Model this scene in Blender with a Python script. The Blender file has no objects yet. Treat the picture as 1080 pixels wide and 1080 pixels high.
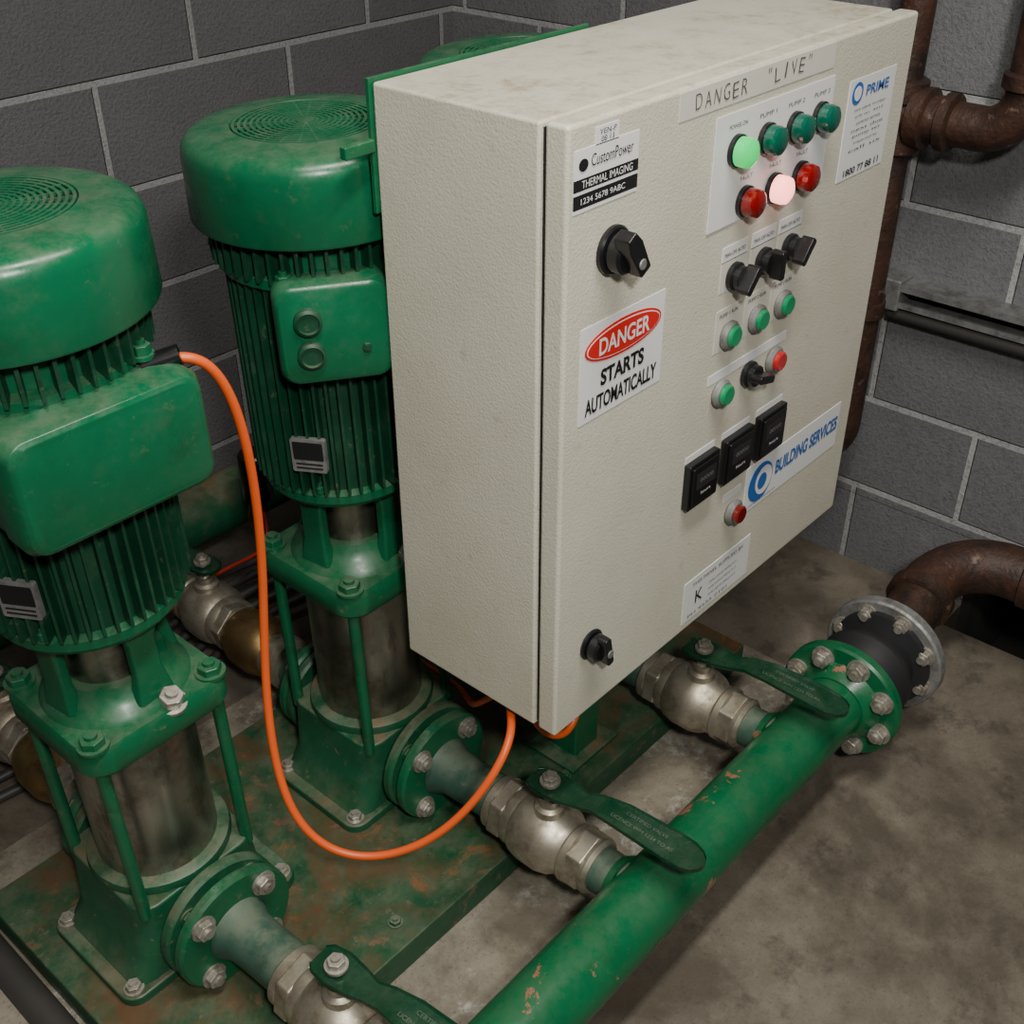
import bpy, bmesh, math, random
from mathutils import Matrix, Vector
random.seed(4)
C=bpy.context.collection
PI=math.pi
# ------------------------------------------------------------------ camera
R=(0.66371,-0.74798,-0.00309); U=(0.41318,0.36318,0.83509); B=(-0.62351,-0.55554,0.5501)
cam=bpy.data.objects.new('camera',bpy.data.cameras.new('camera')); C.objects.link(cam)
cam.matrix_world=Matrix(((R[0],U[0],B[0],0),(R[1],U[1],B[1],0),(R[2],U[2],B[2],1.5),(0,0,0,1)))
cam.data.sensor_width=36; cam.data.lens=41.5; cam.data.clip_start=.02
bpy.context.scene.camera=cam
# ------------------------------------------------------------------ materials
class NT:
    def __init__(s,name):
        s.m=bpy.data.materials.new(name); s.m.use_nodes=True; s.t=s.m.node_tree; s.n=s.t.nodes
        s.b=s.n['Principled BSDF']
    def new(s,t,**k):
        n=s.n.new(t)
        for a,v in k.items(): setattr(n,a,v)
        return n
    def link(s,a,b): s.t.links.new(a,b)
    def pos(s,scale=(1,1,1)):
        g=s.new('ShaderNodeNewGeometry'); mp=s.new('ShaderNodeMapping'); mp.inputs['Scale'].default_value=scale
        s.link(g.outputs['Position'],mp.inputs['Vector']); return mp.outputs['Vector']
    def noise(s,scale,detail=6,rough=.6,vec=None,stretch=(1,1,1),dist=0):
        n=s.new('ShaderNodeTexNoise'); n.inputs['Scale'].default_value=scale; n.inputs['Detail'].default_value=detail
        n.inputs['Roughness'].default_value=rough; n.inputs['Distortion'].default_value=dist
        s.link(vec or s.pos(stretch),n.inputs['Vector']); return n.outputs['Fac']
    def ramp(s,fac,a,b,ca=0.,cb=1.):
        r=s.new('ShaderNodeMapRange'); r.inputs[1].default_value=a; r.inputs[2].default_value=b
        r.inputs[3].default_value=ca; r.inputs[4].default_value=cb; s.link(fac,r.inputs[0]); return r.outputs[0]
    def mix(s,fac,a,b):
        n=s.new('ShaderNodeMix',data_type='RGBA'); 
        if isinstance(fac,float): n.inputs[0].default_value=fac
        else: s.link(fac,n.inputs[0])
        for i,v in ((6,a),(7,b)):
            if isinstance(v,tuple): n.inputs[i].default_value=v+(1,) if len(v)==3 else v
            else: s.link(v,n.inputs[i])
        return n.outputs[2]
    def mul(s,a,b):
        n=s.new('ShaderNodeMath',operation='MULTIPLY'); s.link(a,n.inputs[0])
        if isinstance(b,(int,float)): n.inputs[1].default_value=b
        else: s.link(b,n.inputs[1])
        return n.outputs[0]
    def bump(s,h,strength=.3,dist=.002):
        n=s.new('ShaderNodeBump'); n.inputs['Strength'].default_value=strength; n.inputs['Distance'].default_value=dist
        s.link(h,n.inputs['Height']); s.link(n.outputs[0],s.b.inputs['Normal'])
    def up(s):
        g=s.new('ShaderNodeNewGeometry'); x=s.new('ShaderNodeSeparateXYZ'); s.link(g.outputs['Normal'],x.inputs[0]); return s.ramp(x.outputs['Z'],.3,.95)
    def col(s,c):
        if isinstance(c,tuple): s.b.inputs['Base Color'].default_value=c+(1,)
        else: s.link(c,s.b.inputs['Base Color'])
    def set(s,rough=.5,metal=0.,spec=None):
        if isinstance(rough,float): s.b.inputs['Roughness'].default_value=rough
        else: s.link(rough,s.b.inputs['Roughness'])
        s.b.inputs['Metallic'].default_value=metal
        if spec is not None: s.b.inputs['Specular IOR Level'].default_value=spec
        return s.m
def plain(name,c,rough=.5,metal=0.,var=.15):
    t=NT(name); n=t.noise(40,4); d=tuple(x*(1-var) for x in c); t.col(t.mix(n,d,c)); return t.set(rough,metal)
def green(name,base=(.004,.115,.045),dust=.35,chips=0.,rust=0.,rough=.36,dcol=(.17,.19,.13),sk=.9,dirt=.6):
    t=NT(name)
    n1=t.noise(9,6,.65); n2=t.noise(60,5,.7); n3=t.noise(22,8,.72)
    c=t.mix(n1,tuple(x*.65 for x in base),tuple(x*1.25 for x in base))
    du=t.mul(t.up(),t.ramp(n3,.38,.66)); du=t.mul(du,dust*1.3)
    c=t.mix(du,c,dcol)
    g=t.mul(t.ramp(n3,.52,.72),dust*.75); c=t.mix(g,c,(.06,.11,.065))
    sp=t.mul(t.ramp(n2,.62,.68),dust*sk); c=t.mix(sp,c,(.16,.15,.10))
    dk=t.mul(t.ramp(t.noise(17,8,.72),.55,.68),dirt*.7); c=t.mix(dk,c,(.012,.030,.014))
    if rust:
        r1=t.ramp(t.noise(5,8,.7,dist=.7),.45,.60); c=t.mix(t.mul(t.mul(r1,t.up()),rust),c,(.11,.062,.030))
        r2=t.ramp(t.noise(11,8,.72,dist=.5),.56,.65); c=t.mix(t.mul(t.mul(r2,t.up()),rust*.8),c,(.25,.095,.03))
    if chips: c=t.mix(t.mul(t.ramp(t.noise(13,9,.68,dist=.4),.625,.64),chips),c,(.32,.13,.085))
    t.col(c); t.bump(n3,.12,.002)
    return t.set(t.ramp(n3,.35,.75,rough-.08,rough+.25),0.)
M={}
M['g']=green('green_paint',dust=.42,rough=.32)
M['gm']=green('green_motor_paint',(.0035,.112,.046),.34,sk=.5,rough=.27,dirt=.5)
M['gd']=green('green_paint_dusty',(.009,.095,.042),.75,rust=.45,rough=.42)
M['gp']=green('green_pipe_paint',(.0025,.122,.044),.10,chips=1.,rough=.26,dirt=.35)
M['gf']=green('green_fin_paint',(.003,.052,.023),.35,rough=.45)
M['gb']=green('green_base_paint',(.010,.080,.034),.7,rust=1.,chips=.3,rough=.38,dcol=(.105,.115,.07),dirt=.9)
M['gk']=green('grey_green_paint',(.035,.09,.064),.7,rough=.5)
M['lever']=green('green_lever_paint',(.003,.042,.019),.10,rough=.22)
def steel():
    t=NT('brushed_stainless'); n=t.noise(60,5,.6,stretch=(1,1,.04)); n2=t.noise(9,6,.7); n3=t.noise(26,7,.7,stretch=(1,1,.25))
    c=t.mix(n,(.26,.24,.21),(.56,.54,.49)); c=t.mix(t.mul(t.ramp(n2,.46,.66),.75),c,(.12,.09,.055)); c=t.mix(t.mul(t.ramp(n3,.54,.66),.6),c,(.10,.085,.06)); t.col(c)
    return t.set(t.ramp(n2,.3,.7,.28,.5),1.)
M['steel']=steel()
def metal(name,a,b,rough=.35,sc=35,mt=1.):
    t=NT(name); n=t.noise(sc,7,.7); n2=t.noise(sc*4,3); t.col(t.mix(t.ramp(n,.38,.66),a,b)); t.bump(n2,.15,.001); return t.set(t.ramp(n,.3,.7,rough-.05,rough+.25),mt)
M['valve']=metal('nickel_plated_brass',(.60,.55,.45),(.25,.21,.15),.4,26,.85)
M['brass']=metal('brass',(.40,.27,.12),(.18,.12,.06),.45)
M['bolt']=metal('zinc_bolt',(.52,.50,.45),(.22,.19,.14),.45,60,.7)
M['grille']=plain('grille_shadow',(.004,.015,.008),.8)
def rust():
    t=NT('rusty_iron'); n=t.noise(16,9,.72,dist=.4); n2=t.noise(70,5); n3=t.noise(30,6,.7)
    c=t.mix(t.ramp(n,.35,.66),(.016,.011,.009),(.075,.031,.018)); c=t.mix(t.ramp(n3,.60,.70),c,(.20,.13,.10)); t.col(c); t.bump(n2,.7,.004); return t.set(.55,.1)
M['rust']=rust()
M['flg']=metal('weathered_grey_flange',(.36,.36,.35),(.15,.15,.14),.5,40,.6)
M['rubber']=plain('black_rubber',(.018,.018,.02),.55)
M['black']=plain('black_plastic',(.009,.009,.01),.28)
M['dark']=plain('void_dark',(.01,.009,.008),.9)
M['white']=plain('white_label',(.74,.74,.73),.45,var=.05)
M['red']=plain('red_label',(.62,.014,.010),.4,var=.05)
M['ink']=plain('black_ink',(.01,.01,.012),.5)
M['pen']=plain('faded_marker_ink',(.10,.09,.075),.5,var=.5)
M['blue']=plain('blue_ink',(.02,.13,.42),.4)
M['tape']=plain('beige_tape',(.63,.61,.54),.5,var=.08)
M['orange']=plain('orange_cable_sheath',(.80,.11,.015),.42)
M['redw']=plain('red_wire',(.45,.03,.015),.42)
M['hose']=plain('grey_hose',(.05,.047,.043),.5)
M['gpipe']=metal('galvanised_strut',(.26,.27,.26),(.10,.10,.10),.5,35,.5)
def cab():
    t=NT('cream_powder_coat'); n=t.noise(5,7,.65); n2=t.noise(38,6,.75); f=t.noise(330,2,.5)
    c=t.mix(t.ramp(n,.35,.7),(.61,.59,.485),(.535,.51,.405))
    c=t.mix(t.mul(t.ramp(n2,.60,.72),.4),c,(.33,.27,.18))
    s=t.mul(t.ramp(n,.42,.6),t.ramp(n2,.45,.68)); c=t.mix(t.mul(t.mul(s,t.up()),.9),c,(.33,.27,.18))
    t.col(c); t.bump(f,.5,.0013); return t.set(.40,0.)
M['cab']=cab()
def lens(name,c,e=0.,ec=None):
    t=NT(name); n=t.noise(50,2); t.col(t.mix(n,tuple(x*.8 for x in c),c)); t.b.inputs['Roughness'].default_value=.12
    t.b.inputs['Coat Weight'].default_value=.6
    if e: t.b.inputs['Emission Color'].default_value=(ec or c)+(1,); t.b.inputs['Emission Strength'].default_value=e
    return t.m
M['lg']=lens('green_lens',(.0,.09,.056)); M['lgon']=lens('green_lens_lit',(.0,.40,.09),.8,(.0,.95,.16))
M['lr']=lens('red_lens',(.20,.003,.003)); M['lron']=lens('red_lens_lit',(1,.3,.27),3.8,(1,.32,.28))
M['pg']=lens('green_button',(.005,.27,.10)); M['pr']=lens('red_button',(.5,.02,.02)); M['mr']=lens('dark_red_button',(.18,.01,.009))
def wallmat(name,ax,shift,tone):
    t=NT(name); g=t.new('ShaderNodeNewGeometry'); s=t.new('ShaderNodeSeparateXYZ'); t.link(g.outputs['Position'],s.inputs[0])
    def add(o,v):
        n=t.new('ShaderNodeMath',operation='ADD'); t.link(o,n.inputs[0]); n.inputs[1].default_value=v; return n.outputs[0]
    cb=t.new('ShaderNodeCombineXYZ'); t.link(add(s.outputs[ax],shift),cb.inputs[0]); t.link(add(s.outputs['Z'],-.183+4.0),cb.inputs[1])
    br=t.new('ShaderNodeTexBrick'); br.offset=.5; br.squash=1.
    for k,v in (('Scale',1.),('Mortar Size',.0075),('Mortar Smooth',.3),('Bias',0.),('Brick Width',.44),('Row Height',.2)): br.inputs[k].default_value=v
    br.inputs['Color1'].default_value=(tone*.94,tone*.94,tone*1.0,1); br.inputs['Color2'].default_value=(tone*1.1,tone*1.09,tone*1.16,1); br.inputs['Mortar'].default_value=(tone*2.6,tone*2.6,tone*2.6,1)
    t.link(cb.outputs[0],br.inputs['Vector'])
    n=t.noise(150,5,.7); n2=t.noise(4,6,.65); n3=t.noise(9,6,.7)
    c=t.mix(t.ramp(n2,.3,.75,0,.45),br.outputs['Color'],(tone*.5,tone*.5,tone*.53))
    c=t.mix(t.ramp(n3,.6,.78,0,.4),c,(tone*2.,tone*2.,tone*2.))
    c=t.mix(t.ramp(n,.5,.72,0,.7),c,(tone*.40,tone*.40,tone*.42)); t.col(c)
    h=t.new('ShaderNodeMath',operation='SUBTRACT'); t.link(t.mul(n,.45),h.inputs[0]); t.link(t.mul(br.outputs['Fac'],.8),h.inputs[1])
    t.bump(h.outputs[0],1.,.007); return t.set(.5,0.)
M['wl']=wallmat('grey_blockwork_back','X',-1.13+4.4,.125)
M['wr']=wallmat('grey_blockwork_side','Y',-.6415+.22+4.4,.175)
def conc(name,a,b,c3,amt=.5,dk=.55):
    t=NT(name); n=t.noise(5,10,.72); n2=t.noise(16,9,.75); f=t.noise(220,3,.6); n4=t.noise(2.6,9,.68,dist=.25); n5=t.noise(9,9,.75)
    c=t.mix(t.ramp(n,.33,.68),a,b); c=t.mix(t.mul(t.ramp(n2,.54,.70),amt),c,c3)
    c=t.mix(t.mul(t.ramp(n4,.45,.58),dk),c,tuple(x*.42 for x in a)); c=t.mix(t.mul(t.ramp(n5,.54,.64),.65),c,tuple(x*.42 for x in a))
    c=t.mix(t.ramp(f,.56,.72,0,.55),c,tuple(x*.4 for x in a))
    t.col(c); t.bump(n2,.4,.004); return t.set(t.ramp(n4,.4,.62,.7,.30),0.)
M['floor']=conc('stained_concrete',(.115,.096,.072),(.195,.168,.130),(.27,.24,.195),.4,.6)
M['plinth']=conc('plinth_concrete',(.18,.155,.115),(.33,.30,.24),(.62,.60,.54),.85,.65)
M['ceil']=plain('ceiling_paint',(.45,.45,.43),.8)
# ------------------------------------------------------------------ geometry helpers
def empty(name,loc=(0,0,0)):
    o=bpy.data.objects.new(name,None); C.objects.link(o); o.location=loc; o.empty_display_size=.05; return o
def fin(name,bm,mat,parent,smooth=True,mx=None,bevel=0,seg=3):
    me=bpy.data.meshes.new(name)
    bmesh.ops.recalc_face_normals(bm,faces=bm.faces)
    if mx is not None: bm.transform(mx)
    bm.to_mesh(me); bm.free()
    o=bpy.data.objects.new(name,me); C.objects.link(o); me.materials.append(M[mat] if isinstance(mat,str) else mat)
    if smooth:
        for p in me.polygons: p.use_smooth=True
        try: me.set_sharp_from_angle(angle=math.radians(35))
        except Exception: pass
    if bevel:
        b=o.modifiers.new('bev','BEVEL'); b.width=bevel; b.segments=seg; b.limit_method='ANGLE'; b.harden_normals=True
        for p in me.polygons: p.use_smooth=True
    if parent is not None:
        o.parent=parent; o.matrix_parent_inverse=Matrix.Translation(-Vector(parent.location))
    return o
def axm(p,d):
    q=Vector(d).normalized().to_track_quat('Z','Y'); return Matrix.Translation(Vector(p))@q.to_matrix().to_4x4()
def lathe(name,prof,p,d,mat,parent,seg=40,cap=True,smooth=True):
    bm=bmesh.new(); rings=[]
    for r,z in prof: rings.append([bm.verts.new((r*math.cos(2*PI*i/seg),r*math.sin(2*PI*i/seg),z)) for i in range(seg)])
    for a,b in zip(rings,rings[1:]):
        for i in range(seg): bm.faces.new((a[i],a[(i+1)%seg],b[(i+1)%seg],b[i]))
    if cap: bm.faces.new(rings[0]); bm.faces.new(rings[-1])
    return fin(name,bm,mat,parent,smooth,axm(p,d))
def cyl(name,p0,p1,r,mat,parent,seg=32,ch=0):
    p0=Vector(p0);p1=Vector(p1);L=(p1-p0).length
    pr=[(r,0),(r,L)] if not ch else [(r-ch,0),(r,ch),(r,L-ch),(r-ch,L)]
    return lathe(name,pr,p0,p1-p0,mat,parent,seg)
def box(name,a,b,mat,parent,bevel=0,rot=None,seg=3):
    a=Vector(a);b=Vector(b);c=(a+b)/2;s=b-a
    bm=bmesh.new(); bmesh.ops.create_cube(bm,size=1); bmesh.ops.scale(bm,vec=s,verts=bm.verts)
    mx=Matrix.Translation(c)
    if rot: mx=mx@Matrix.Rotation(rot[0],4,rot[1])
    return fin(name,bm,mat,parent,False,mx,bevel,seg)
def prism(name,poly,z0,z1,mat,parent,mx=Matrix(),bevel=0,top=1.,seg=2):
    bm=bmesh.new(); lo=[bm.verts.new((x,y,z0)) for x,y in poly]; hi=[bm.verts.new((x*top,y*top,z1)) for x,y in poly]
    n=len(poly); bm.faces.new(lo); bm.faces.new(hi)
    for i in range(n): bm.faces.new((lo[i],lo[(i+1)%n],hi[(i+1)%n],hi[i]))
    return fin(name,bm,mat,parent,True,mx,bevel,seg)
def rrect(hx,hy,r,n=6):
    out=[]
    for cx,cy,a0 in ((hx-r,hy-r,0),(-hx+r,hy-r,90),(-hx+r,-hy+r,180),(hx-r,-hy+r,270)):
        for i in range(n+1):
            a=math.radians(a0+90*i/n); out.append((cx+r*math.cos(a),cy+r*math.sin(a)))
    return out
def loft(name,secs,mat,parent,mx=Matrix(),bevel=0):
    bm=bmesh.new(); rs=[[bm.verts.new((x,y,z)) for x,y in poly] for poly,z in secs]; n=len(rs[0])
    for a,b in zip(rs,rs[1:]):
        for i in range(n): bm.faces.new((a[i],a[(i+1)%n],b[(i+1)%n],b[i]))
    bm.faces.new(rs[0]); bm.faces.new(rs[-1]); return fin(name,bm,mat,parent,True,mx,bevel)
def hexb(name,p,d,r,h,mat,parent,washer=True):
    mx=axm(p,d)@Matrix.Rotation(random.random()*3,4,'Z')
    prism(name,[(r*math.cos(i*PI/3),r*math.sin(i*PI/3)) for i in range(6)],0,h,mat,parent,mx,bevel=r*.12)
    if washer: lathe(name+'_washer',[(r*1.25,-.001),(r*1.25,h*.25)],p,d,mat,parent,20)
    lathe(name+'_stud',[(r*.5,0),(r*.5,h*1.35)],p,d,mat,parent,12)
def tube(name,pts,r,mat,parent,smooth=False,caps=True):
    cu=bpy.data.curves.new(name,'CURVE'); cu.dimensions='3D'; cu.bevel_depth=r; cu.bevel_resolution=6; cu.use_fill_caps=caps
    if smooth:
        sp=cu.splines.new('NURBS'); sp.points.add(len(pts)-1); sp.order_u=4; sp.use_endpoint_u=True; sp.resolution_u=10
    else: sp=cu.splines.new('POLY'); sp.points.add(len(pts)-1)
    for i,p in enumerate(pts): sp.points[i].co=(*p,1)
    sp.use_smooth=True
    o=bpy.data.objects.new(name,cu); C.objects.link(o); cu.materials.append(M[mat])
    if parent is not None: o.parent=parent; o.matrix_parent_inverse=Matrix.Translation(-Vector(parent.location))
    return o
def arcpts(pts,rad,n=10):
    out=[Vector(pts[0])]
    for a,b,c in zip(pts,pts[1:],pts[2:]):
        a,b,c=map(Vector,(a,b,c)); u=(a-b).normalized(); w=(c-b).normalized()
        cc=b+(u+w)*rad
        for i in range(n+1):
            t=i/n*PI/2; out.append(cc-w*rad*math.cos(t)-u*rad*math.sin(t))
    out.append(Vector(pts[-1])); return out
def flange(name,p,d,r,th,mat,parent,nb=4,br=.011,rot=PI/4,bmat='bolt'):
    lathe(name,[(r-.004,0),(r,.004),(r,th-.004),(r-.004,th)],p,d,mat,parent,48)
    mx=axm(p,d)
    for i in range(nb):
        a=rot+2*PI*i/nb; q=mx@Vector((r*.76*math.cos(a),r*.76*math.sin(a),th))
        hexb(name+'_bolt_%d'%i,q,d,br,br*.95,bmat,parent)
# ------------------------------------------------------------------ room
Xw,Yw=2.05,2.0
PE=.59
box('floor_slab',(-1.5,-1.5,-.12),(1.965,Yw,0),'floor',None).name='floor'
box('floor_strip_by_wall',(1.965,PE,-.12),(Xw,Yw,0),'floor',bpy.data.objects['floor'])
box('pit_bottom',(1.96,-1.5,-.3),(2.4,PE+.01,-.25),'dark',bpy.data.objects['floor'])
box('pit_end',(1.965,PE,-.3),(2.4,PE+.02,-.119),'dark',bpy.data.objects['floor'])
box('wall_back',(-1.5,Yw,-.12),(2.2,Yw+.12,2.7),'wl',None)
w=box('wall_right',(Xw,-1.5,.16),(Xw+.12,Yw,2.7),'wr',None)
box('wall_lower_course',(Xw,PE-.0,-.12),(Xw+.12,Yw,.161),'wr',w)
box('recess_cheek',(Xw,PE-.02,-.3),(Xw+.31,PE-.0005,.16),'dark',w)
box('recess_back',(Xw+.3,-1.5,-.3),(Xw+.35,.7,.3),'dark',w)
box('ceiling',(-1.5,-1.5,2.7),(2.2,2.12,2.8),'ceil',None)
# ------------------------------------------------------------------ plinth and base
box('concrete_plinth',(-.2,.62,0),(1.62,1.45,.03),'plinth',None,.008)
base=empty('pump_baseplate',(.9,1.05,.03))
box('deck',(.33,.81,.072),(1.56,1.33,.08),'gb',base,.003)
box('front_rail',(.33,.81,.03),(1.56,.822,.074),'gb',base,.002); box('back_rail',(.33,1.318,.03),(1.56,1.33,.074),'gb',base,.002)
box('left_rail',(.33,.82,.03),(.342,1.32,.074),'gb',base,.002); box('right_rail',(1.548,.82,.03),(1.56,1.32,.074),'gb',base,.002)
for i,xx in enumerate((.70,1.08,1.47)): hexb('anchor_bolt_%d'%i,(xx,.85,.08),(0,0,1),.009,.008,'gd',base)
# ------------------------------------------------------------------ pumps
FR=.090
def pump(x,y,boxmode,dz=0):
    P=empty('multistage_pump',(x,y,.08)); zb=.08
    T=Matrix.Translation((x,y,0))
    prism('foot_plate',rrect(.145,.102,.025),zb,zb+.018,'gd',P,T,.004)
    loft('base_casting',[(rrect(.128,.094,.03),zb+.016),(rrect(.104,.092,.03),zb+.05),(rrect(.096,.094,.03),zb+.12),(rrect(.094,.094,.03),zb+.145)],'gd',P,T,.004)
    lathe('casting_collar',[(.096,0),(.098,.006),(.096,.016),(.088,.02)],(x,y,zb+.142),(0,0,1),'gd',P)
    for i,(sx,sy) in enumerate(((-1,-1),(1,-1),(1,1),(-1,1))):
        hexb('foot_bolt_%d'%i,(x+sx*.126,y+sy*.082,zb+.018),(0,0,1),.011,.01,'bolt',P)
        cyl('stay_rod_%d'%i,(x+sx*.083,y+sy*.083,zb+.13),(x+sx*.083,y+sy*.083,.49),.0085,'g',P,16)
        hexb('stay_nut_%d'%i,(x+sx*.083,y+sy*.083,.522),(0,0,1),.0155,.014,'g',P)
    for s,nm in ((-1,'discharge'),(1,'suction')):
        lathe(nm+'_port',[(.05,0),(.042,.03),(.042,.06)],(x,y+s*.07,.155),(0,s,0),'gd',P)
        flange(nm+'_flange',(x,y+s*.112,.165),(0,s,0),FR if s<0 else .08,.018,'gd',P,4,.0105,bmat='gd')
    lathe('steel_sleeve',[(.079,0),(.079,.008),(.0805,.012),(.0805,.245),(.079,.25),(.079,.265)],(x,y,.225),(0,0,1),'steel',P,56)
    loft('head_plate',[(rrect(.10,.10,.034),.480),(rrect(.104,.104,.036),.486),(rrect(.104,.104,.036),.512),(rrect(.099,.099,.034),.522)],'g',P,T)
    lathe('head_hub',[(.094,0),(.088,.012),(.078,.020),(.070,.034),(.066,.042)],(x,y,.518),(0,0,1),'g',P)
    hexb('vent_plug',(x+.02,y-.088,.518),(0,-.35,1),.0155,.02,'bolt',P)
    lathe('coupling_guard',[(.053,0),(.053,.11)],(x,y,.545),(0,0,1),'steel',P,40)
    for i,a in enumerate((0.12,1.69,3.26,4.83)):
        c,s=math.cos(a),math.sin(a)
        mx=Matrix.Translation((x+c*.072,y+s*.072,0))@Matrix.Rotation(a,4,'Z')
        loft('lantern_arm_%d'%i,[(rrect(.012,.026,.006),.535),(rrect(.008,.019,.005),.57),(rrect(.008,.019,.005),.62),(rrect(.014,.03,.006),.65)],'gm',P,mx)
    lathe('motor_flange',[(.085,0),(.104,.006),(.110,.014),(.110,.026),(.102,.03)],(x,y,.645),(0,0,1),'gm',P)
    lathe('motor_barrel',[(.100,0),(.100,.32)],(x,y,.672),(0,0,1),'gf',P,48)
    lathe('motor_end_bell',[(.112,0),(.124,.006),(.124,.018),(.11,.024)],(x,y,.958),(0,0,1),'gm',P)
    bm=bmesh.new(); nf=48
    for i in range(nf):
        a=2*PI*i/nf
        m=Matrix.Rotation(a,4,'Z')@Matrix.Translation((.107,0,.820))
        bmesh.ops.create_cube(bm,size=1,matrix=m@Matrix.Diagonal((.024,.0035,.284,1)))
        m=Matrix.Rotation(a+.03,4,'Z')@Matrix.Translation((.118,0,1.0))
        bmesh.ops.create_cube(bm,size=1,matrix=m@Matrix.Diagonal((.028,.004,.05,1)))
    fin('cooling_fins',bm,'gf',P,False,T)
    lathe('upper_barrel',[(.112,0),(.112,.06)],(x,y,.975),(0,0,1),'gm',P,40)
    for i,a in enumerate((-2.6,-1.0,.6,2.2)):
        hexb('motor_bolt_%d'%i,(x+.104*math.cos(a),y+.104*math.sin(a),.675),(0,0,1),.009,.01,'gm',P,False)
        hexb('lug_%d'%i,(x+.130*math.cos(a),y+.130*math.sin(a),.974),(0,0,1),.010,.014,'gm',P)
    lathe('fan_cover',[(.124,.020),(.1475,.016),(.149,.019),(.1475,.09),(.1462,.099),(.1425,.1065),(.136,.1115),(.126,.1145),(.100,.117),(.088,.118),(.086,.114)],(x,y,1.008+dz),(0,0,1),'gm',P,64)
    if dz: cyl('cover_spacer',(x,y,1.0),(x,y,1.04),.12,'gf',P)
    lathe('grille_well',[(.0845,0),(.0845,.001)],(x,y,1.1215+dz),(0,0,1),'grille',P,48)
    bm=bmesh.new()
    for k in range(11):
        rr=.014+.0070*k; seg=48; w=.0018
        vs=[[bm.verts.new((q*math.cos(2*PI*i/seg),q*math.sin(2*PI*i/seg),zz+dz)) for i in range(seg)] for q,zz in ((rr-w,1.1225),(rr-w,1.1260),(rr+w,1.1260),(rr+w,1.1225))]
        for a,b in zip(vs,vs[1:]+vs[:1]):
            for i in range(seg): bm.faces.new((a[i],a[(i+1)%seg],b[(i+1)%seg],b[i]))
    for i in range(24):
        m=Matrix.Rotation(i*PI/12,4,'Z')@Matrix.Translation((.048,0,1.1240+dz))
        bmesh.ops.create_cube(bm,size=1,matrix=m@Matrix.Diagonal((.074,.0024,.0030,1)))
    bmesh.ops.create_cone(bm,cap_ends=True,segments=24,radius1=.012,radius2=.011,depth=.004,matrix=Matrix.Translation((0,0,1.1245+dz)))
    fin('fan_grille',bm,'gm',P,False,T)
    if boxmode==0: ang=math.radians(-92); d=.122; hx,hz,dep=.106,.064,.088
    else: ang=math.radians(-126); d=.118; hx,hz,dep=.066,.062,.07
    zc=.902 if boxmode==0 else .922
    mx=Matrix.Translation((x+(-.002 if boxmode==0 else 0),y,zc))@Matrix.Rotation(ang-math.radians(-90),4,'Z')@Matrix.Translation((0,-d+dep/2,0))@Matrix.Rotation(PI/2,4,'X')
    loft('terminal_box',[(rrect(hx*.9,hz*.9,.015),-.03),(rrect(hx,hz,.018),0),(rrect(hx,hz,.018),dep*.45)],'gm',P,mx,.002)
    loft('terminal_box_lid',[(rrect(hx*1.03,hz*1.03,.02),dep*.45),(rrect(hx*1.03,hz*1.03,.02),dep*.8),(rrect(hx*.98,hz*.98,.02),dep*.92),(rrect(hx*.93,hz*.90,.02),dep*.96)],'gm',P,mx,.002)
    if boxmode:
        for i,(u,v) in enumerate(((-.03,.02),(-.03,-.022))):
            q=mx@Vector((u,v,dep*.96)); dd=(mx.to_3x3()@Vector((0,0,1)))
            lathe('gland_plug_%d'%i,[(.0165,0),(.0165,.008),(.013,.01),(.012,.006)],q,dd,'gf',P,28)
        q=mx@Vector((.035,-.02,dep*.96)); hexb('box_screw',q,mx.to_3x3()@Vector((0,0,1)),.006,.004,'gf',P,False)
    a=math.radians(-150)
    mx=Matrix.Translation((x+.120*math.cos(a),y+.120*math.sin(a),.74))@Matrix.Rotation(a+PI/2,4,'Z')@Matrix.Rotation(PI/2,4,'X')
    prism('nameplate',rrect(.023,.024,.003),-.006,.002,'flg',P,mx); prism('nameplate_print',rrect(.020,.013,.002),.0021,.0024,'ink',P,mx@Matrix.Translation((0,.007,0)))
    for k in range(2): prism('nameplate_line_%d'%k,rrect(.018,.0012,.001),.0021,.0024,'ink',P,mx@Matrix.Translation((0,-.012-.006*k,0)))
    P.rotation_euler=(0,math.radians(-1.4),0)
    return P
XS=(.514,.912,1.298); PY=1.11
for i,xx in enumerate(XS): pump(xx,PY,0 if i==0 else 1,.014 if i==2 else 0)
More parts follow.
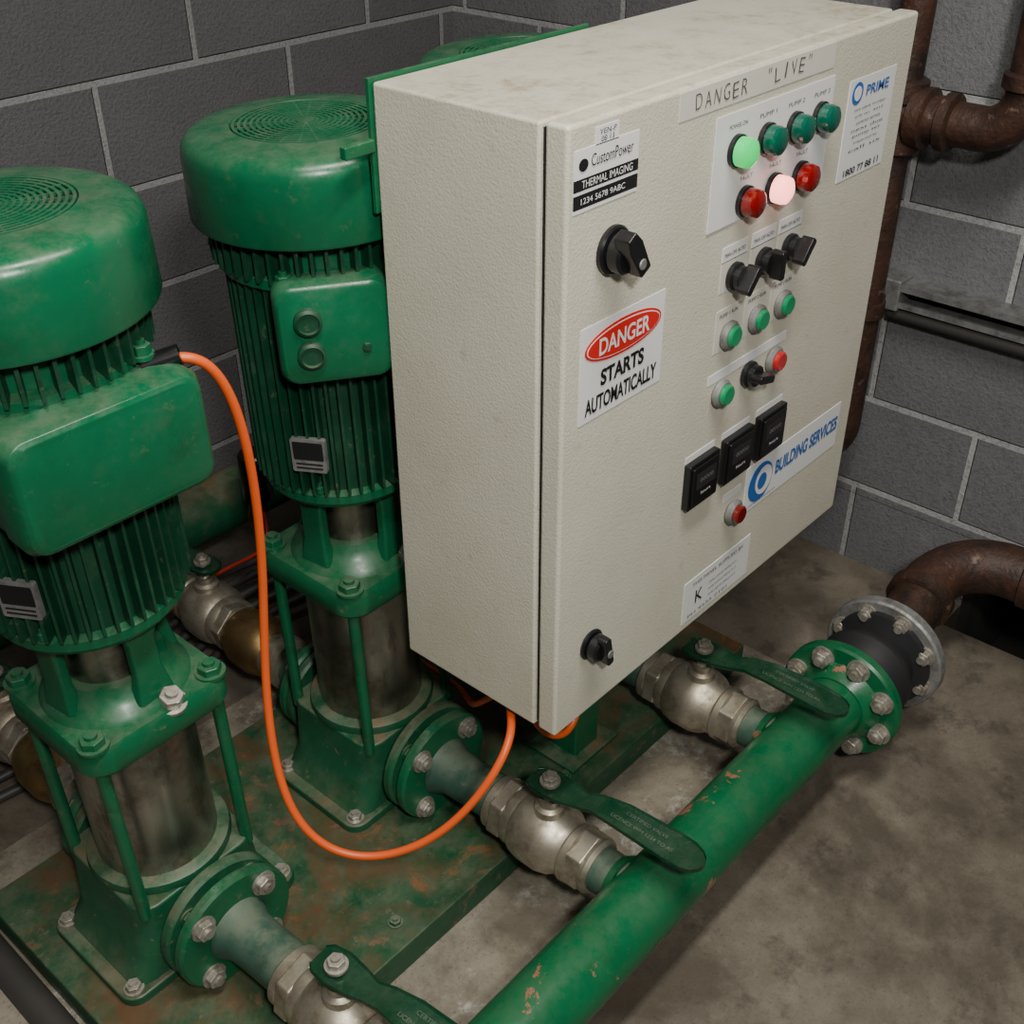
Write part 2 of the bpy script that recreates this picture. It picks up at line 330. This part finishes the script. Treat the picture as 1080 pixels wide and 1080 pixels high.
# ------------------------------------------------------------------ ball valves
def valve(x,ym,z,s=-1,name='ball_valve',handle=True):
    V=empty(name,(x,ym,z)); d=(0,s,0)
    bpy.context.view_layer.update()
    p=lambda t:(x,ym+s*t,z)
    def hx(nm,t0,t1,r):
        prism(nm,[(r*math.cos(i*PI/3),r*math.sin(i*PI/3)) for i in range(6)],0,t1-t0,'valve',V,axm(p(t0),d)@Matrix.Rotation(.3,4,'Z'),.003)
    hx('inlet_hex',-.085,-.06,.049); hx('outlet_hex',.055,.085,.047)
    lathe('valve_body',[(.044,0),(.047,.006),(.047,.018),(.052,.024),(.0555,.04),(.0555,.072),(.051,.088),(.044,.098),(.043,.108),(.046,.112),(.046,.122),(.04,.126)],p(-.063),d,'valve',V,44)
    lathe('end_ring_a',[(.04,0),(.043,.003),(.043,.014),(.038,.017)],p(-.10),d,'valve',V); lathe('end_ring_b',[(.042,0),(.043,.006),(.038,.012)],p(.084),d,'valve',V)
    c=Vector((x,ym,z))
    lathe('stem_boss',[(.024,.04),(.022,.062),(.016,.066),(.016,.078)],c,(0,0,1),'valve',V,24)
    hexb('stem_nut',c+Vector((0,0,.108)),(0,0,1),.012,.012,'bolt',V)
    lathe('stem',[(.01,.07),(.01,.114)],c,(0,0,1),'bolt',V,16)
    if handle:
        mx=Matrix.Translation((x,ym,z+.1))@Matrix.Rotation(0 if s<0 else PI,4,'Z')@Matrix.Rotation(.07,4,'Z')
        bm=bmesh.new()
        st=[(.032,.014,0),(.024,.022,0),(0.0,.026,0),(-.03,.022,0),(-.055,.016,.002),(-.08,.018,.012),(-.12,.023,.015),(-.2,.0265,.010),(-.222,.0255,.008),(-.236,.020,.007),(-.244,.012,.007),(-.247,.004,.007)]
        rows=[]
        for yy,w,zz in st:
            rows.append([bm.verts.new((sx*w,yy,zz+dz)) for sx,dz in ((-1,.006),(-1,-.0),(-.8,-.004),(.8,-.004),(1,0),(1,.006),(.87,.0025),(-.87,.0025))])
        for a,b in zip(rows,rows[1:]):
            for i in range(8): bm.faces.new((a[i],a[(i+1)%8],b[(i+1)%8],b[i]))
        bm.faces.new(rows[0]); bm.faces.new(rows[-1])
        fin('lever_handle',bm,'lever',V,True,mx,.0008,1)
        for k,(bd,sz) in enumerate((('CERTIFIED VALVE',.0085),('LICENCE WM 1234 TO AS',.0085))):
            tx=bpy.data.curves.new('lever_text','FONT'); tx.body=bd; tx.size=sz; tx.align_x='CENTER'; tx.align_y='CENTER'
            o=bpy.data.objects.new('lever_text_%d'%k,tx); C.objects.link(o); tx.materials.append(M['gk'])
            o.parent=V; o.matrix_parent_inverse=Matrix.Translation(-Vector(V.location)); o.matrix_world=mx@Matrix.Translation((.008-.015*k,-.155,.0165))@Matrix.Rotation(math.radians(3.6),4,'X')@Matrix.Rotation(-PI/2,4,'Z')
    return V
HY,HZ=.570,.16
for xx in XS: valve(xx+.004,.746,HZ)
# ------------------------------------------------------------------ discharge manifold
D=empty('discharge_manifold',(.9,HY,HZ)); HR=.0515
cyl('header_pipe',(.30,HY,HZ),(1.455,HY,HZ),HR,'gp',D,56)
lathe('end_cap',[(HR,0),(.05,.015),(.041,.03),(.025,.038),(.004,.04)],(.30,HY,HZ),(-1,0,0),'gp',D)
for i,xx in enumerate(XS):
    xv=xx+.004
    cyl('branch_%d'%i,(xv,HY,HZ),(xv,.66,HZ),.034,'gk',D,32); lathe('weld_%d'%i,[(.043,0),(.036,.012)],(xv,HY+.042,HZ),(0,1,0),'gp',D)
    flange('companion_flange_%d'%i,(xx,.954,HZ),(0,1,0),FR,.018,'g',D,4,.0105)
    for j in range(4):
        a=PI/4+j*PI/2; hexb('flange_nut_%d_%d'%(i,j),(xx+.069*math.cos(a),.954,HZ+.069*math.sin(a)),(0,-1,0),.0145,.012,'bolt',D)
    lathe('neck_%d'%i,[(.047,0),(.037,.022),(.036,.06),(.036,.125)],(xx+.002,.954,HZ),(0.03,-1,0.0),'gk',D)
flange('header_flange',(1.452,HY,HZ),(1,0,0),.104,.022,'gp',D,0)
for j in range(8):
    a=.3+j*PI/4; q=(1.452,HY+.082*math.cos(a),HZ+.082*math.sin(a)); hexb('header_bolt_%d'%j,q,(-1,0,0),.0155,.016,'bolt',D)
lathe('header_flange_hub',[(.074,0),(.055,.02)],(1.452,HY,HZ),(-1,0,0),'gp',D)
# ------------------------------------------------------------------ rubber joint + rusty elbow pipe
E=empty('rusty_supply_pipe',(1.7,HY,HZ))
lathe('rubber_bellows',[(.088,0),(.088,.012),(.066,.018),(.07,.04),(.083,.06),(.083,.07),(.07,.09),(.066,.112),(.088,.118),(.088,.13)],(1.475,HY,HZ),(1,0,0),'rubber',E,48)
lathe('grey_flange',[(.103,0),(.106,.004),(.106,.02),(.103,.024)],(1.605,HY,HZ),(1,0,0),'flg',E,48)
lathe('rusty_flange_hub',[(.075,0),(.056,.025)],(1.627,HY,HZ),(1,0,0),'rust',E)
for j in range(8):
    a=.3+j*PI/4; q=(1.605,HY+.082*math.cos(a),HZ+.082*math.sin(a)); hexb('joint_bolt_%d'%j,q,(-1,0,0),.014,.014,'bolt',E)
tube('elbow_run',arcpts([(1.63,HY,HZ),(1.90,HY+.02,HZ+.06),(1.93,-.9,HZ+.075)],.12,14),.050,'rust',E)
for i,(p,d) in enumerate((((1.745,HY+.008,HZ+.026),(1,.07,.22)),((1.908,.45,HZ+.062),(.03,-1,0)))): lathe('coupling_band_%d'%i,[(.052,0),(.059,.004),(.059,.03),(.052,.034)],p,d,'rust',E)
# ------------------------------------------------------------------ riser by right wall
F=empty('rusty_riser_pipe',(1.95,.85,1.0))
tube('riser',arcpts([(1.95,.86,2.69),(1.95,.86,.30),(1.95,1.30,.30)],.07,12),.028,'rust',F)
lathe('tee_fitting',[(.033,0),(.041,.006),(.041,.03),(.034,.036),(.034,.085),(.041,.09),(.041,.12),(.033,.125)],(1.95,.86,.90),(0,0,1),'rust',F)
tube('side_branch',arcpts([(1.95,.86,.965),(1.95,.655,.965),(1.95,.655,2.69)],.065,12),.036,'rust',F)
lathe('union_nut',[(.036,0),(.05,.004),(.05,.028),(.04,.032),(.04,.05),(.047,.054),(.047,.07),(.036,.074)],(1.95,.835,.965),(0,-1,0),'rust',F)
lathe('elbow_band',[(.038,0),(.044,.004),(.044,.024),(.038,.028)],(1.95,.655,1.035),(0,0,1),'rust',F)
for i,zz in enumerate((.6,1.5)):
    box('wall_clamp_%d'%i,(1.985,.845,zz),(2.05,.875,zz+.03),'rust',F,.002); lathe('clamp_ring_%d'%i,[(.029,0),(.034,.001),(.034,.029),(.029,.03)],(1.95,.86,zz),(0,0,1),'rust',F)
# ------------------------------------------------------------------ strut on right wall
S=empty('wall_strut_channel',(2.03,.3,.63))
box('upper_flange',(2.0,-1.2,.648),(2.05,.84,.652),'gpipe',S); box('lower_flange',(2.0,-1.2,.608),(2.05,.84,.612),'gpipe',S)
box('web',(2.044,-1.2,.61),(2.05,.84,.65),'dark',S); box('lip_top',(1.999,-1.2,.640),(2.002,.84,.652),'gpipe',S); box('lip_bottom',(1.999,-1.2,.608),(2.002,.84,.618),'gpipe',S)
cyl('conduit',(2.02,-1.2,.59),(2.02,.84,.59),.014,'hose',S,20)
box('end_bracket',(1.995,.82,.60),(2.05,.89,.66),'gpipe',S,.004)
# ------------------------------------------------------------------ suction side
G=empty('suction_manifold',(.9,1.78,.2))
cyl('suction_header',(-.6,1.78,.2),(1.75,1.78,.2),.06,'gd',G,48); lathe('suction_cap',[(.06,0),(.05,.025),(.01,.038)],(1.75,1.78,.2),(1,0,0),'gd',G)
for i,xx in enumerate(XS):
    flange('suction_companion_%d'%i,(xx,1.243,.165),(0,1,0),.08,.018,'g',G,4,.0105)
    cyl('suction_nipple_%d'%i,(xx,1.25,.155),(xx,1.33,.155),.034,'gk',G)
    lathe('union_%d'%i,[(.036,0),(.046,.004),(.046,.03),(.04,.034),(.04,.05)],(xx,1.32,.155),(0,1,0),'valve',G)
    lathe('check_valve_%d'%i,[(.04,0),(.048,.01),(.054,.03),(.054,.07),(.046,.095),(.04,.1)],(xx,1.37,.155),(0,1,0),'brass',G)
    cyl('suction_tail_%d'%i,(xx,1.46,.16),(xx,1.78,.17),.034,'gd',G)
for xx in XS: valve(xx,1.555,.158,1)
J=empty('floor_cable_bundle',(.9,1.6,.02))
for k in range(5):
    tube('cable_%d'%k,[(.2,1.62+.03*k,.012),(.7,1.5+.05*k,.012+.01*k),(1.0,1.62+.02*k,.05+.02*k),(1.15,1.5+.04*k,.10),(1.6,1.58+.03*k,.012),(1.9,1.4,.012)],.009,'hose',J,True)
tube('steel_pipe_on_floor',[(.30,.98,.025),(.305,1.4,.025),(.31,1.9,.025)],.024,'hose',None).name='drain_hose'
Q=empty('pressure_sensor',(1.0,1.62,.2)); cyl('sensor_body',(1.12,1.66,.255),(1.12,1.66,.36),.03,'black',Q,24,.004); cyl('sensor_nut',(1.12,1.68,.2),(1.12,1.66,.26),.018,'brass',Q,6)
# ------------------------------------------------------------------ control panel
K=empty('control_panel',(1.207,.82,.82))
x0,x1,z0,z1=.8495,1.562,.438,1.2; yf=.687; yb=.950
box('enclosure_body',(x0,.721,z0),(x1,yb,z1),'cab',K,.004)
box('gasket_neck',(x0+.006,.712,z0+.006),(x1-.006,.724,z1-.006),'dark',K)
box('door',(x0+.001,yf,z0-.001),(x1+.004,.716,z1+.001),'cab',K,.005)
box('backing_plate',(x0+.012,.9505,z0+.1),(x1+.02,.956,z1-.006),'g',K,.001)
box('backing_plate_top',(x0-.004,.9505,z1-.14),(x1-.35,.956,z1+.004),'g',K,.001)
box('side_tab',(x0-.045,.947,1.128),(x0-.002,.957,1.142),'g',K,.002)
box('support_post',(1.12,.86,.08),(1.18,.92,z0),'g',K,.004); box('support_foot',(1.09,.84,.08),(1.21,.94,.088),'gd',K,.002)
def lab(name,xa,za,xb,zb_,mat,y=yf-.0008,parent=K): return box(name,(xa,y,min(za,zb_)),(xb,y+.0012,max(za,zb_)),mat,parent)
bpy.context.view_layer.update()
def text(body,xc,zc,w,h,mat,y=yf-.0016,rot=0,shear=0,bold=.0,parent=K,sp=1.):
    cu=bpy.data.curves.new('txt','FONT'); cu.body=body; cu.align_x='CENTER'; cu.align_y='CENTER'; cu.size=.05; cu.offset=bold; cu.shear=shear; cu.space_character=sp
    cu.materials.append(M[mat]); o=bpy.data.objects.new('text_'+''.join(ch for ch in body.lower() if ch.isalnum())[:12],cu); C.objects.link(o)
    bpy.context.view_layer.update(); dx,dy=max(o.dimensions.x,1e-4),max(o.dimensions.y,1e-4)
    bb=[Vector(v) for v in o.bound_box]; cx=(min(v.x for v in bb)+max(v.x for v in bb))/2; cy=(min(v.y for v in bb)+max(v.y for v in bb))/2
    m=Matrix.Translation((xc,y,zc))@Matrix.Rotation(PI/2,4,'X')@Matrix.Rotation(rot,4,'Z')@Matrix.Diagonal((w/dx,h/dy,1,1))@Matrix.Translation((-cx,-cy,0))
    o.parent=parent; o.matrix_parent_inverse=Matrix.Translation(-Vector(parent.location)); o.matrix_world=m; return o
def disc_prism(name,poly,y0,y1,mat,xc,zc,bevel=0,rot=0):
    mx=Matrix.Translation((xc,yf,zc))@Matrix.Rotation(PI/2,4,'X')@Matrix.Rotation(rot,4,'Z'); return prism(name,poly,y0,y1,mat,K,mx,bevel)
def ell(a,b,n=40): return [(a*math.cos(2*PI*i/n),b*math.sin(2*PI*i/n)) for i in range(n)]
lab('small_tag',.891,1.192,.927,1.175,'white'); text('YEN-P',.909,1.187,.026,.005,'ink'); text('08 13',.909,1.180,.02,.005,'ink')
lab('thermal_label',.860,1.176,.961,1.115,'white'); lab('thermal_black_band',.860,1.148,.961,1.1365,'ink',yf-.0011); lab('thermal_black_band_low',.860,1.133,.961,1.119,'ink',yf-.0011)
text('CustomPower',.918,1.163,.066,.012,'ink'); text('THERMAL IMAGING',.911,1.1425,.08,.0075,'white'); text('1234 5678 9ABC',.905,1.126,.07,.006,'white')
disc_prism('thermal_logo',ell(.007,.006),.001,.0016,'ink',.873,1.161)
lab('danger_live_tape',1.029,1.197,1.348,1.168,'tape')
xx=1.062
for k,ch in enumerate('DANGER'):
    text(ch,xx,1.1825+random.uniform(-.0012,.0012),.0115,.0165+random.uniform(-.001,.001),'pen',rot=random.uniform(-.12,.12),bold=-.0006); xx+=.0175
xx=1.200
for k,ch in enumerate('"LIVE"'):
    text(ch,xx,1.184+(.006 if ch=='"' else 0)+random.uniform(-.0012,.0012),.003 if ch=='I' else (.006 if ch=='"' else .0115),.006 if ch=='"' else .0165,'pen',rot=random.uniform(-.12,.12),bold=-.0006); xx+=.0175
lab('danger_sign',.878,.989,1.027,.876,'white')
disc_prism('danger_oval',ell(.068,.021),.001,.0016,'red',.9525,.960); disc_prism('danger_oval_line',ell(.065,.018),.0017,.0019,'white',.9525,.960); disc_prism('danger_oval_in',ell(.0635,.0168),.002,.0023,'red',.9525,.960)
text('DANGER',.9525,.960,.09,.020,'white',yf-.0027,bold=.001)
text('STARTS',.9525,.922,.078,.02,'ink',bold=.0018); text('AUTOMATICALLY',.9525,.894,.13,.02,'ink',bold=.0014)
lab('service_label',1.400,1.142,1.523,1.015,'white'); text('PRIME',1.475,1.124,.06,.013,'blue',bold=.001)
for i,r in enumerate((.014,.009)): disc_prism('service_logo_%d'%i,ell(r,r),.001+.0006*i,.0014+.0006*i,('blue','white')[i],1.422,1.124)
for i in range(7): text(('site plant number','job no  4412','contract service','next due','pump set','inspected by','call us')[i],1.462,1.103-.0085*i,.085-.01*(i%3),.004,'pen')
text('1800 77 88 11',1.462,1.024,.095,.009,'ink',bold=.001)
lab('lamp_plate',1.100,1.158,1.356,1.030,'white',yf-.0016)
def ring(name,r,y0,y1,mat,xc,zc,ch=.001): return lathe(name,[(r-ch,y0),(r,y0+ch),(r,y1-ch),(r-ch,y1)],(xc,yf,zc),(0,-1,0),mat,K,36)
def lampf(i,xc,zc,mat):
    ring('lamp_bezel_%d'%i,.0185,.001,.008,'black',xc,zc)
    lathe('lamp_lens_%d'%i,[(.0165,.006),(.0168,.018),(.0155,.0225),(.011,.0255),(.005,.0268),(.0008,.027)],(xc,yf,zc),(0,-1,0),mat,K,36)
n=0
for xx,m in zip((1.144,1.206,1.268,1.327),('lgon','lg','lg','lg')): lampf(n,xx,1.115,m); text(('POWER ON','PUMP 1','PUMP 2','PUMP 3')[n],xx,1.143,.036,.005,'pen',yf-.0022); n+=1
for xx,m in zip((1.172,1.235,1.296),('lr','lron','lr')): lampf(n,xx,1.051,m); text('FAULT',xx,1.079,.026,.005,'pen',yf-.0022); n+=1
def selector(i,xc,zc,rot,s=1.):
    ring('selector_collar_%d'%i,.0175*s,.001,.010,'black',xc,zc,.002); ring('selector_hub_%d'%i,.0145*s,.009,.018,'black',xc,zc,.001)
    disc_prism('selector_grip_%d'%i,rrect(.0055*s,.0185*s,.004*s),.016,.033,'black',xc,zc,.0015,rot)
for i,xx in enumerate((1.166,1.230,1.292)):
    lab('legend_plate_%d'%i,xx-.026,1.002,xx+.028,.983,'white'); text('MAN OFF AUTO',xx,.992,.044,.005,'ink')
    lab('legend_back_%d'%i,xx-.026,.984,xx+.028,.945,'tape'); selector(i,xx,.962,(-.7,0,-.7)[i])
    lab('button_plate_%d'%i,xx-.026,.922,xx+.028,.866,'tape'); text('PUMP %d RUN'%(i+1),xx,.914,.04,.005,'ink')
    ring('button_bezel_%d'%i,.0185,.001,.011,'flg',xx,.886,.003); ring('button_cap_%d'%i,.0135,.009,.0165,'pg',xx,.886,.002)
lab('low_plate',1.135,.838,1.32,.825,'white')
for i,(xx,m) in enumerate(((1.161,'pg'),(1.288,'pr'))):
    ring('low_bezel_%d'%i,.0185,.001,.011,'flg',xx,.808,.003); ring('low_cap_%d'%i,.0135,.009,.018,m,xx,.808,.002)
selector(5,1.227,.81,1.3)
for i,xx in enumerate((1.133,1.217,1.301)):
    lab('meter_tag_%d'%i,xx-.033,.737,xx+.033,.728,'white')
    disc_prism('meter_case_%d'%i,rrect(.034,.034,.003),.0,.010,'black',xx,.694,.001)
    disc_prism('meter_rim_%d'%i,rrect(.029,.029,.003),.010,.013,'black',xx,.694,.001)
    disc_prism('meter_window_%d'%i,rrect(.022,.012,.001),.0131,.0135,'rubber',xx,.701); text('hours',xx,.682,.022,.005,'white',yf-.0137); text('00000',xx,.702,.03,.006,'flg',yf-.0139)
lab('small_plate',1.205,.631,1.25,.62,'white'); ring('reset_bezel',.0185,.001,.012,'flg',1.227,.597,.003); ring('reset_cap',.0135,.01,.02,'mr',1.227,.597,.002)
lab('building_services_label',1.262,.648,1.527,.572,'white'); text('BUILDING SERVICES',1.432,.615,.18,.024,'blue',bold=.0016)
disc_prism('bs_logo',ell(.032,.031),.001,.0016,'blue',1.302,.610); disc_prism('bs_logo_in',ell(.022,.023),.0017,.0020,'white',1.310,.610); disc_prism('bs_logo_core',ell(.012,.013),.0021,.0024,'blue',1.305,.610); text('professional fire and pump care',1.31,.579,.075,.005,'blue')
lab('maker_label',1.127,.523,1.295,.452,'white'); text('THIS PANEL SUPPLIED BY',1.211,.512,.13,.006,'pen'); text('K',1.165,.487,.018,.022,'ink')
for i in range(3): text('pump controls division no 4',1.225,.494-.011*i,.07,.005,'pen')
text('PH 9555 0101',1.19,.46,.1,.005,'pen')
ring('isolator_collar',.026,.0,.008,'black',.923,1.064,.002); ring('isolator_hub',.0215,.008,.026,'black',.923,1.064,.003)
disc_prism('isolator_grip',[(-.009,-.018),(.009,-.018),(.011,.018),(.007,.033),(-.007,.033),(-.011,.018)],.020,.040,'black',.923,1.062,.002,.55)
ring('latch_collar',.021,.0,.006,'black',.916,.552,.002); ring('latch_hub',.0175,.006,.022,'black',.916,.552,.003); disc_prism('latch_grip',rrect(.006,.022,.004),.018,.032,'black',.916,.554,.0015,.2)
ring('isolator_key',.006,.040,.042,'flg',.923,1.058); ring('latch_key',.006,.032,.034,'flg',.916,.552)
for i,xx in enumerate((.89,.93,1.0)): cyl('gland_%d'%i,(xx,.80,z0-.025),(xx,.80,z0),.012,'black',K,16)
# ------------------------------------------------------------------ orange cable
O=empty('orange_extension_cable',(.62,.95,.6))
tube('cable_run',[(.575,1.0,.965),(.600,.975,.975),(.630,.965,.950),(.652,.968,.84),(.662,.99,.66),(.630,.988,.47),(.597,.93,.31),(.645,.855,.245),(.725,.775,.285),(.79,.735,.38),(.835,.74,.43),(.87,.78,.41),(.89,.80,.43)],.0055,'orange',O,True)
tube('cable_tail',[(.905,.80,.43),(.91,.775,.36),(.95,.76,.305),(1.0,.76,.32),(1.03,.78,.40),(1.03,.80,.44)],.005,'orange',O,True)
tube('cable_back',[(.89,.80,.43),(.90,.86,.36),(.95,.93,.27),(1.01,1.0,.22),(1.05,1.1,.18),(1.09,1.3,.12),(1.1,1.45,.03)],.0045,'orange',O,True)
cyl('cable_gland',(.560,1.0,.965),(.592,.98,.974),.011,'black',O,16)
RW=empty('red_sensor_wire',(1.0,1.6,.1)); tube('wire',[(.80,1.62,.13),(.92,1.60,.19),(1.02,1.6,.19),(1.12,1.62,.16),(1.12,1.66,.25)],.0035,'redw',RW,True)
# ------------------------------------------------------------------ lights
L=empty('ceiling_light_fixture',(.6,.2,2.66)); box('fixture_housing',(0,.1,2.64),(1.2,.3,2.7),'white',L,.01)
ld=bpy.data.lights.new('tube_light','AREA'); ld.shape='RECTANGLE'; ld.size=1.15; ld.size_y=.18; ld.energy=46; ld.color=(1,.96,.88)
lo=bpy.data.objects.new('tube_light',ld); C.objects.link(lo); lo.location=(.6,.2,2.635); lo.parent=L; lo.matrix_parent_inverse=Matrix.Translation(-Vector(L.location))
l2=bpy.data.lights.new('added_flash_light','AREA'); l2.size=.14; l2.energy=29; l2.color=(1,.97,.91); o2=bpy.data.objects.new('added_flash_light',l2); C.objects.link(o2)  # added flash-like lamp above and behind the camera, not a fitting of the room
o2.location=(-.08,-.38,1.98); o2.rotation_euler=(Vector((1.0,.85,.6))-Vector(o2.location)).to_track_quat('-Z','Y').to_euler()
w=bpy.data.worlds.new('world'); bpy.context.scene.world=w; w.use_nodes=True; w.node_tree.nodes['Background'].inputs[0].default_value=(.9,.95,1,1); w.node_tree.nodes['Background'].inputs[1].default_value=.05
